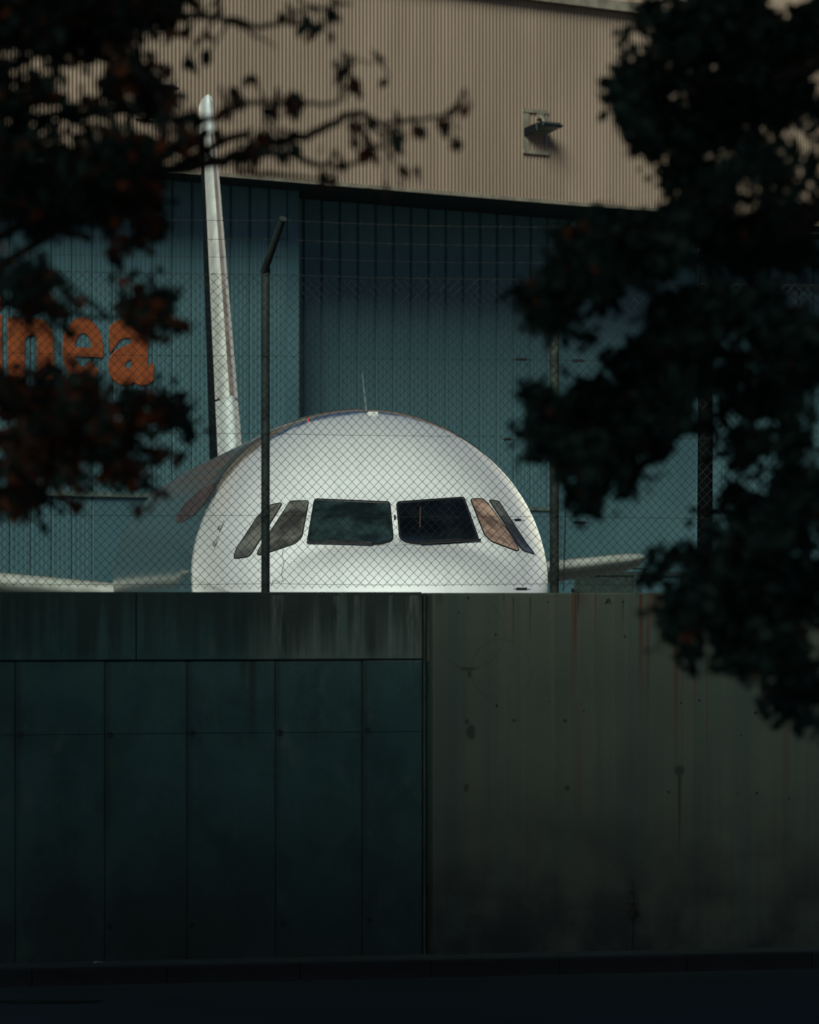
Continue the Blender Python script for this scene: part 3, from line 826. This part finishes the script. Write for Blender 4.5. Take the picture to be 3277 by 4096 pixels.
for x_, y_ in ((0, 4.2), (-2.9, 18.5), (2.9, 18.5)):
    MB().tube([(x_, y_, .3), (x_, y_, ZC - 1.2)], .09, 8).build('landing_gear_strut', M['steel'], ap)
    for dx in (-.2, .2):
        wm = MB(); n = 16
        prof = [(.06, .12), (.11, .28), (.11, .30), (.075, .335), (-.075, .335), (-.11, .30), (-.11, .28), (-.06, .12)]
        vs = [(x_ + dx + a, y_ + r_ * math.cos(2*math.pi*k/n), .335 + r_ * math.sin(2*math.pi*k/n)) for a, r_ in prof for k in range(n)]
        fs = [(i*n + k, i*n + (k+1) % n, (i+1)*n + (k+1) % n, (i+1)*n + k) for i in range(len(prof) - 1) for k in range(n)]
        fs += [tuple(range(n)), tuple(range(len(vs) - n, len(vs)))[::-1]]
        wm.add(vs, fs).build('wheel', M['black'], ap)

# ------------------------------------------------------------------ pole behind the wall
pole_loc = at(2820, 2380, 37.0)
pole = empty('steel_pole', (pole_loc.x, 37.0, 0))
tag(pole, 'dark upright pole behind the fence under the dark tree', 'pole')
MB().tube([(0, 0, 0), (0, 0, 3.2), (.01, 0, 5.6)], [.075, .064, .058], 14).build('shaft', M['tarred'], pole)
MB().box(-.18, .18, -.18, .18, 0, .03).build('base_plate', M['darkmetal'], pole)

# ------------------------------------------------------------------ trees in the foreground
def leaf_mat(name, c0, c1):
    m = Mat(name, c0, .6, spec=.3)
    oi = m.N.new('ShaderNodeObjectInfo')
    m.color(m.mix(m.rng(m.noise(9, 3), .3, .7), c0, c1)); return m.mat
M['leafg'] = leaf_mat('dark_green_leaf', (.018, .046, .040), (.036, .075, .060))
M['leafr'] = leaf_mat('rusty_red_leaf', (.20, .045, .02), (.32, .085, .03))
M['leafb'] = leaf_mat('brown_leaf', (.10, .05, .04), (.15, .07, .045))
def leaf_mesh(mat):
    l, w = .046, .030
    return MB().add([(0, 0, 0), (w*.42, l*.3, .004), (w*.5, l*.55, .003), (0, l, -.006), (-w*.5, l*.55, .003), (-w*.42, l*.3, .004), (0, l*.5, -.002)],
                    [(0,1,6),(1,2,6),(2,3,6),(3,4,6),(4,5,6),(5,0,6)], 0, True).mesh('leaf', mat)
LM = {k: leaf_mesh(M[k]) for k in ('leafg', 'leafr', 'leafb')}
def leaf_cloud(cen, size, mats_idx):
    """cen (n,3): a folded four-point leaf at every point, turned at random"""
    n = len(cen)
    q = rng.normal(size=(n, 4)); q /= np.linalg.norm(q, axis=1)[:, None]
    w, x, y, z = q.T
    A = np.stack([1-2*(y*y+z*z), 2*(x*y+z*w), 2*(x*z-y*w)], 1); B = np.stack([2*(x*y-z*w), 1-2*(x*x+z*z), 2*(y*z+x*w)], 1); C = np.cross(A, B)
    l = size * rng.uniform(.7, 1.2, n); wd = l * .62
    p0 = cen - B * (l * .5)[:, None]; p2 = cen + B * (l * .5)[:, None]
    p1 = cen + A * (wd * .5)[:, None] + C * (l * .1)[:, None]; p3 = cen - A * (wd * .5)[:, None] + C * (l * .1)[:, None]
    return np.stack([p0, p1, p2, p3], 1).reshape(-1, 3), mats_idx
def build_foliage(parts, parent, mats):
    v = np.concatenate([p[0] for p in parts]); mi = np.concatenate([p[1] for p in parts])
    n = len(mi); me = bpy.data.meshes.new('foliage')
    me.vertices.add(len(v)); me.vertices.foreach_set('co', v.ravel())
    me.loops.add(n * 4); me.loops.foreach_set('vertex_index', np.arange(n * 4, dtype=np.int32))
    me.polygons.add(n); me.polygons.foreach_set('loop_start', np.arange(n, dtype=np.int32) * 4)
    for m in mats: me.materials.append(m)
    me.polygons.foreach_set('material_index', mi.astype(np.int32)); me.update(calc_edges=True)
    return tag(link_mesh('foliage', me, parent), kind='stuff')
ZT = 12.0
K = ZT / FPX
def ell(n, c, r):
    d = rng.normal(size=(n, 3)); d /= np.linalg.norm(d, axis=1)[:, None]
    return np.array(c) + d * (rng.uniform(0, 1, n) ** .42)[:, None] * np.array(r)
def make_tree(root_x, root_y, label, clusters, limbs, sprigs, unseen_crown_e, crown_n, redp, group=None):
    t = empty('tree', (root_x, root_y, -.1))
    tag(t, label, 'tree', group)
    off = np.array((root_x, root_y, -.1))
    loc = lambda p: np.array(p) - off
    parts, lpts = [], []
    # trunk and limbs
    hz = 9.5
    tp = [(0, 0, 0), (.05, .02, 1.2), (.0, .05, 2.8), (.06, 0, 4.6), (-.05, .1, 6.6), (.0, 0, hz)]
    MB().tube(tp, [.21, .17, .15, .12, .08, .03], 12).build('trunk', M['bark'], t)
    for li in limbs:
        start_z, r0, pts = li
        base = Vector((0, 0, start_z))
        P_ = [base] + [Vector(loc(at(*q, ZT + dz))) for (*q, dz) in pts]
        dense = []
        for i in range(len(P_) - 1):
            for k in range(6):
                f = k / 6; p0 = P_[max(i-1, 0)]; p1 = P_[i]; p2 = P_[i+1]; p3 = P_[min(i+2, len(P_)-1)]
                dense.append(.5 * ((2*p1) + (p2 - p0)*f + (2*p0 - 5*p1 + 4*p2 - p3)*f*f + (3*p1 - p0 - 3*p2 + p3)*f**3) + Vector((random.uniform(-.006, .006), 0, random.uniform(-.006, .006))))
        dense.append(P_[-1])
        rr = [r0 * (1 - .85 * k / (len(dense) - 1)) for k in range(len(dense))]
        MB().tube(dense, rr, 8).build('limb', M['bark'], t)
        lpts += dense
    tw = MB()
    def twig(p, r=.004):
        p = Vector(p); q = min(lpts, key=lambda s_: (s_ - p).length_squared)
        mid = (p + q) / 2 + Vector((random.uniform(-.05, .05), random.uniform(-.05, .05), random.uniform(-.03, .06)))
        tw.tube([q, mid, p], [r * 1.6, r * 1.2, r * .6], 4, cap=False)
        return q
    for (cx, cy, rx, ry, dens) in clusters:
        c = at(cx, cy, ZT + random.uniform(-.45, .45))
        rxm, rym = rx * K, ry * K
        area = math.pi * rxm * rym
        n = int(area * dens ** 2.4 * 12500)
        # leaves sit in sub-clumps, so that gaps stay between them
        nsub = max(3, int(area * 330))
        sub = ell(nsub, c, (rxm * .88, .32, rym * .88))
        pick = rng.integers(0, nsub, n)
        cen = sub[pick] + rng.normal(size=(n, 3)) * np.array((.027, .06, .025))
        rp = redp(cx, cy)
        mi = rng.choice(3, n, p=(1 - rp, rp * .45, rp * .55))
        parts.append(leaf_cloud(loc(cen), .048, mi))
        for s_ in sub[:: 3]: twig(loc(s_), .003)
    # unseen crown above and beside the view, shaped to block sun and sky
    for (c, r, n, lsz) in unseen_crown_e:
        sub = ell(max(20, n // 60), c, r); pick = rng.integers(0, len(sub), n)
        cen = sub[pick] + rng.normal(size=(n, 3)) * lsz * 2.4
        dep = cen[:, 1]
        px = CX + cen[:, 0] / dep * FPX; py = HY - (cen[:, 2] - CZ) / dep * FPX
        keep = ~((px > -90) & (px < 3370) & (py > -90) & (py < 4200))
        cen = cen[keep]
        parts.append(leaf_cloud(loc(cen), lsz, rng.choice(3, len(cen), p=(.9, .04, .06))))
        for s_ in sub[:: 9]:
            dpy = HY - (s_[2] - CZ) / s_[1] * FPX; dpx = CX + s_[0] / s_[1] * FPX
            if dpy < -150 or dpx < -150 or dpx > 3430:
                p = Vector(loc(s_)); h = min(max(p.z - 1.5, 2.5), hz - .5)
                if dpy < -150 and h + off[2] > CZ + 1.75:
                    tw.tube([(0, 0, h), (p.x * .5, p.y * .5, (h + p.z) / 2 + .2), p], [.03, .02, .006], 5, cap=False)
    build_foliage(parts, t, [M['leafg'], M['leafr'], M['leafb']])
    # single leaves on the open twigs
    cnt = 0
    for (sx, sy, sr, num) in sprigs:
        c = at(sx, sy, ZT + random.uniform(-.15, .15)); q = twig(loc(c))
        rp = redp(sx, sy)
        for _ in range(num):
            p = c + Vector((random.gauss(0, sr * K * .5), random.gauss(0, .03), random.gauss(0, sr * K * .5)))
            kind = 'leafg' if random.random() > rp else random.choice(('leafr', 'leafb'))
            if cnt < 295:
                o = link_mesh('leaf', LM[kind], t); o.location = Vector(loc(p))
                o.rotation_euler = (random.uniform(-1.9, -.6), random.uniform(-.8, .8), random.uniform(0, 6.28)); s_ = random.uniform(.75, 1.25); o.scale = (s_, s_, s_)
                cnt += 1
    tag(tw.build('twigs', M['bark'], t), kind='stuff')
    return t

left_clusters = [(250,110,430,180,1.0),(60,60,200,160,1.1),(540,60,190,90,1.0),(690,10,110,60,.9),(120,400,290,150,.65),(30,420,130,120,.7),(470,320,170,140,.75),(620,400,110,70,.9),(690,470,60,36,.8),
    (300,640,400,110,.95),(60,660,200,120,1.0),(600,620,130,60,.8),(300,780,360,130,1.05),(570,860,120,100,1.0),(100,860,200,120,1.0),(470,985,50,50,.9),
    (170,1150,120,95,1.0),(240,1260,45,80,.9),(340,1510,80,40,.85),(40,1110,90,60,.9),(590,1225,105,90,1.0),(640,1300,70,50,.9),(140,1590,250,115,1.0),(400,1640,220,120,1.0),(610,1660,115,75,1.0),(700,1680,50,50,.9),
    (180,1780,290,130,1.0),(470,1800,190,90,1.0),(80,1950,130,100,1.0),(540,1900,70,50,.9),(310,1930,80,40,.9),(420,480,120,90,.5),(30,2050,50,40,.8),(730,560,50,30,.7)]
left_sprigs = [(750,115,30,4),(820,130,26,3),(835,215,24,3),(750,240,34,6),(1215,90,36,5),(1300,95,34,5),(1330,20,40,6),(1150,40,40,4),(955,370,40,6),(1080,440,50,8),(1170,360,30,4),(1185,425,40,5),
    (1385,290,36,7),(1375,240,30,4),(1400,350,40,5),(1050,530,40,6),(1095,590,46,7),(1000,590,40,5),(1460,500,50,8),(1475,590,36,5),(1590,550,44,6),(1605,680,40,5),(1320,610,40,4),(1540,730,40,5),(1285,710,36,4),(1560,305,18,2),
    (1600,520,40,4),(1800,485,36,5),(1830,550,24,3),(1660,490,30,3),(1880,430,20,2),(900,430,30,4),(1120,560,40,5),(1420,520,30,4),(1500,470,30,3),
    (690,1290,40,7),(745,1670,36,6),(720,1610,36,5),(560,1090,24,3),(470,1040,34,5),(620,1960,36,5),(560,2010,30,4),(330,1990,36,5),(110,2040,40,5),(700,350,40,6),(830,490,40,6),(790,520,34,5),(780,450,30,4),(1000,300,24,3)]
left_limbs = [
    (2.9, .024, [(-500, 900, 0), (100, 730, .1), (550, 690, 0), (850, 650, 0), (1050, 590, .05), (1250, 530, 0), (1420, 450, 0), (1520, 490, -.05), (1700, 480, 0), (1890, 420, .05)]),
    (2.8, .016, [(400, 720, .1), (900, 640, .1), (1130, 610, .1), (1260, 655, .1), (1420, 660, .1), (1510, 600, .1), (1600, 560, .1)]),
    (2.8, .016, [(700, 660, .15), (950, 690, .15), (1180, 700, .1), (1350, 740, .1)]),
    (3.4, .018, [(-500, -50, 0), (200, 20, 0), (700, 60, 0), (900, 75, 0), (1060, 110, 0), (1170, 60, .05), (1340, 15, 0)]),
    (3.4, .012, [(500, 40, .1), (900, 85, .05), (1020, 140, 0), (1110, 190, 0)]),
    (3.0, .014, [(-200, 650, -.1), (400, 450, 0), (800, 480, 0), (1000, 420, 0), (1200, 420, .05), (1350, 400, 0), (1390, 260, 0), (1540, 245, 0)]),
    (2.2, .026, [(-400, 1500, 0), (100, 1620, 0), (400, 1640, 0), (640, 1660, 0), (740, 1670, 0)]),
    (2.4, .016, [(-300, 1400, .1), (150, 1250, .1), (450, 1280, 0), (620, 1260, 0)]),
    (2.2, .016, [(-300, 1850, .1), (150, 1830, 0), (420, 1850, 0), (560, 1960, 0)])]
def red_left(cx, cy):
    return .55 if (cx > 420 and cy > 250) or cy > 1250 else .16
tl = make_tree(-2.7, 12.4, 'dark tree with rusty red leaves reaching in from the left', left_clusters, left_limbs, left_sprigs,
    [((-3.4, 12.0, 6.5), (2.6, 4.0, 2.0), 9000, .085), ((-3.0, 8.5, 9.2), (6.5, 8.0, 3.0), 60000, .12), ((-4.0, 12.0, 4.2), (1.6, 2.6, 1.5), 6000, .085), ((-6.5, 17.2, 10.5), (10.0, 8.3, 2.55), 112000, .14), ((-3.5, 2.0, 7.8), (6.5, 6.0, 2.9), 40000, .12)], 0, red_left)

right_clusters = [(2770,110,130,130,1.2),(2600,330,150,110,1.2),(2650,510,160,110,1.2),(2720,690,160,120,1.1),(2950,150,260,180,1.2),(2950,430,270,210,1.15),(3010,700,260,150,.8),(3200,150,160,200,1.1),(3220,450,120,180,.7),(3230,720,100,90,.55),
    (2585,30,50,60,1.0),(2590,110,40,40,.9),(2510,300,60,50,.9),(2490,400,50,70,1.0),(2540,500,60,50,1.0),(2820,860,200,70,.7),(3100,840,180,60,.6),
    (2700,930,280,70,1.15),(3050,950,300,90,1.1),(2380,1050,150,80,1.15),(2200,1200,120,80,1.2),(2180,1270,120,50,1.1),(2440,1110,140,70,1.2),(2650,1020,180,90,1.2),(3000,1020,260,60,1.1),(2290,1150,120,90,1.1),(2340,965,90,70,1.1),(2290,1010,60,60,1.1),(2450,980,120,80,1.1),(2330,1330,50,24,.8),
    (2660,1270,110,70,1.1),(2560,1450,190,150,1.2),(2750,1380,170,160,1.2),(2410,1690,240,150,1.2),(2190,1590,70,60,1.1),(2180,1750,80,70,1.1),(2290,1850,150,90,1.2),(2320,1990,80,60,1.1),(2480,1900,110,70,1.0),(2580,1800,130,80,.8),(2680,1620,140,100,1.1),(2530,1900,40,20,.8),(2600,1880,30,20,.6),
    (2950,1250,180,80,1.1),(3080,1380,220,110,1.0),(3020,1560,220,120,.9),(3200,1500,120,160,1.0),(3160,1780,180,200,.75),(2960,1760,110,150,.65),(3200,2050,150,200,.95),(2980,2050,140,160,.8),
    (2920,2330,230,150,1.15),(2760,2440,140,90,1.2),(2720,2530,80,50,1.1),(3110,2400,240,200,1.15),(2800,2610,50,36,1.0),(3090,2620,200,90,1.15),(3190,2760,130,110,1.05),(3230,2880,70,60,.8),(2950,2560,140,70,1.0),(2680,2260,110,60,1.0),(3050,2230,240,120,1.0)]
right_sprigs = []
for k in range(58):
    cx, cy, rx, ry, d = random.choice(right_clusters); a = random.uniform(0, 6.28)
    right_sprigs.append((cx + rx * 1.0 * math.cos(a), cy + ry * 1.0 * math.sin(a), 30, 5))
right_limbs = [
    (3.0, .04, [(3700, 900, 0), (3100, 950, 0), (2700, 960, 0), (2450, 1070, 0), (2230, 1200, 0)]),
    (3.3, .03, [(3700, 250, 0), (3200, 300, 0), (2850, 330, 0), (2560, 330, 0)]),
    (2.5, .034, [(3700, 1500, 0), (3200, 1450, 0), (2800, 1430, 0), (2500, 1600, 0), (2250, 1750, 0)]),
    (2.4, .02, [(3500, 1600, .1), (2900, 1650, .1), (2650, 1780, 0), (2400, 1850, 0)]),
    (2.1, .03, [(3700, 2250, 0), (3200, 2350, 0), (2900, 2380, 0), (2720, 2470, 0)]),
    (2.0, .022, [(3700, 2500, 0), (3300, 2650, 0), (3150, 2750, 0)])]
tr = make_tree(2.9, 12.4, 'dense dark green tree filling the right side of the view', right_clusters, right_limbs, right_sprigs,
    [((3.4, 12.0, 6.5), (2.6, 4.0, 2.0), 9000, .085), ((3.0, 8.5, 9.2), (6.5, 8.0, 3.0), 60000, .12), ((4.0, 12.0, 4.0), (1.6, 2.6, 1.8), 8000, .085), ((4.5, 17.2, 10.5), (10.0, 8.3, 2.55), 112000, .14), ((3.5, 2.0, 7.8), (6.5, 6.0, 2.9), 40000, .12)], 0,
    lambda cx, cy: .035 if cx < 2500 else .012)

n = 26000  # leaf mass added out of view behind the camera, blocking horizon sky
cen = np.stack([rng.uniform(-45, 45, n), rng.uniform(-26, -9, n), rng.uniform(0, 1, n) ** .8 * 11], 1)
cen[:, 2] *= .78 + .22 * np.sin(cen[:, 0] * .7) * np.sin(cen[:, 1] * .5 + 1)
wv, wm_ = leaf_cloud(cen, .5, rng.choice(3, n, p=(.93, .02, .05)))
leaf_screen = build_foliage([(wv, wm_)], None, [M['leafg'], M['leafr'], M['leafb']]); leaf_screen.name = 'leafscreen'
tag(leaf_screen, 'unseen leaf mass added behind the camera to block low sky', 'leaf_screen')

# ------------------------------------------------------------------ small things by the road
u, z = WF.uz(2506, 3790)
c_, s_ = WF.c, WF.s
def on_pavement(px, d): # d metres in front of the wall face
    u_ = WF.u(px); return (c_ * u_ + s_ * d, WF.Z0 + s_ * u_ - c_ * d, .002)
wd = empty('weed', on_pavement(2506, .11)); tag(wd, 'dry weed stalk standing against the foot of the wall', 'weed')
MB().tube([(0, 0, 0), (.006, 0, .2), (.014, 0, .38), (.018, 0, .52)], [.004, .0035, .003, .0015], 5).build('stem', M['weed'], wd)
hd = MB()
for k in range(34):
    t = random.uniform(.42, 1.0); b = Vector((.018 * t, 0, .52 * t)); a = random.uniform(0, 6.28); l = .05 * (1.25 - t) + .012
    hd.tube([b, b + Vector((math.cos(a) * l, math.sin(a) * l, l * .9))], [.0018, .003], 4)
tag(hd.build('seed_head', M['weed'], wd), kind='stuff')
pz = empty('paper_scrap', on_pavement(370, .2)); tag(pz, 'pale scrap of paper lying at the foot of the left wall', 'litter')
MB().add([(-.035, 0, .0), (.0, -.02, .012), (.04, .0, .002), (.03, .05, .006), (-.02, .04, .014)], [(0,1,4),(1,2,3),(1,3,4)]).build('paper', M['paper'], pz)
pd = MB(); n = 28
pts = [(.38 * math.cos(2*math.pi*k/n) * (1 + .15*math.sin(3*2*math.pi*k/n)), .16 * math.sin(2*math.pi*k/n) * (1 + .2*math.cos(2*2*math.pi*k/n)), .005) for k in range(n)]
m = Mat('standing_water', (.01, .012, .014), .02, spec=.6)
pud = pd.add(pts, [tuple(range(n))]).build('puddle', m.mat); pud.location = (-2.52, 31.15, -.10); tag(pud, kind='structure')
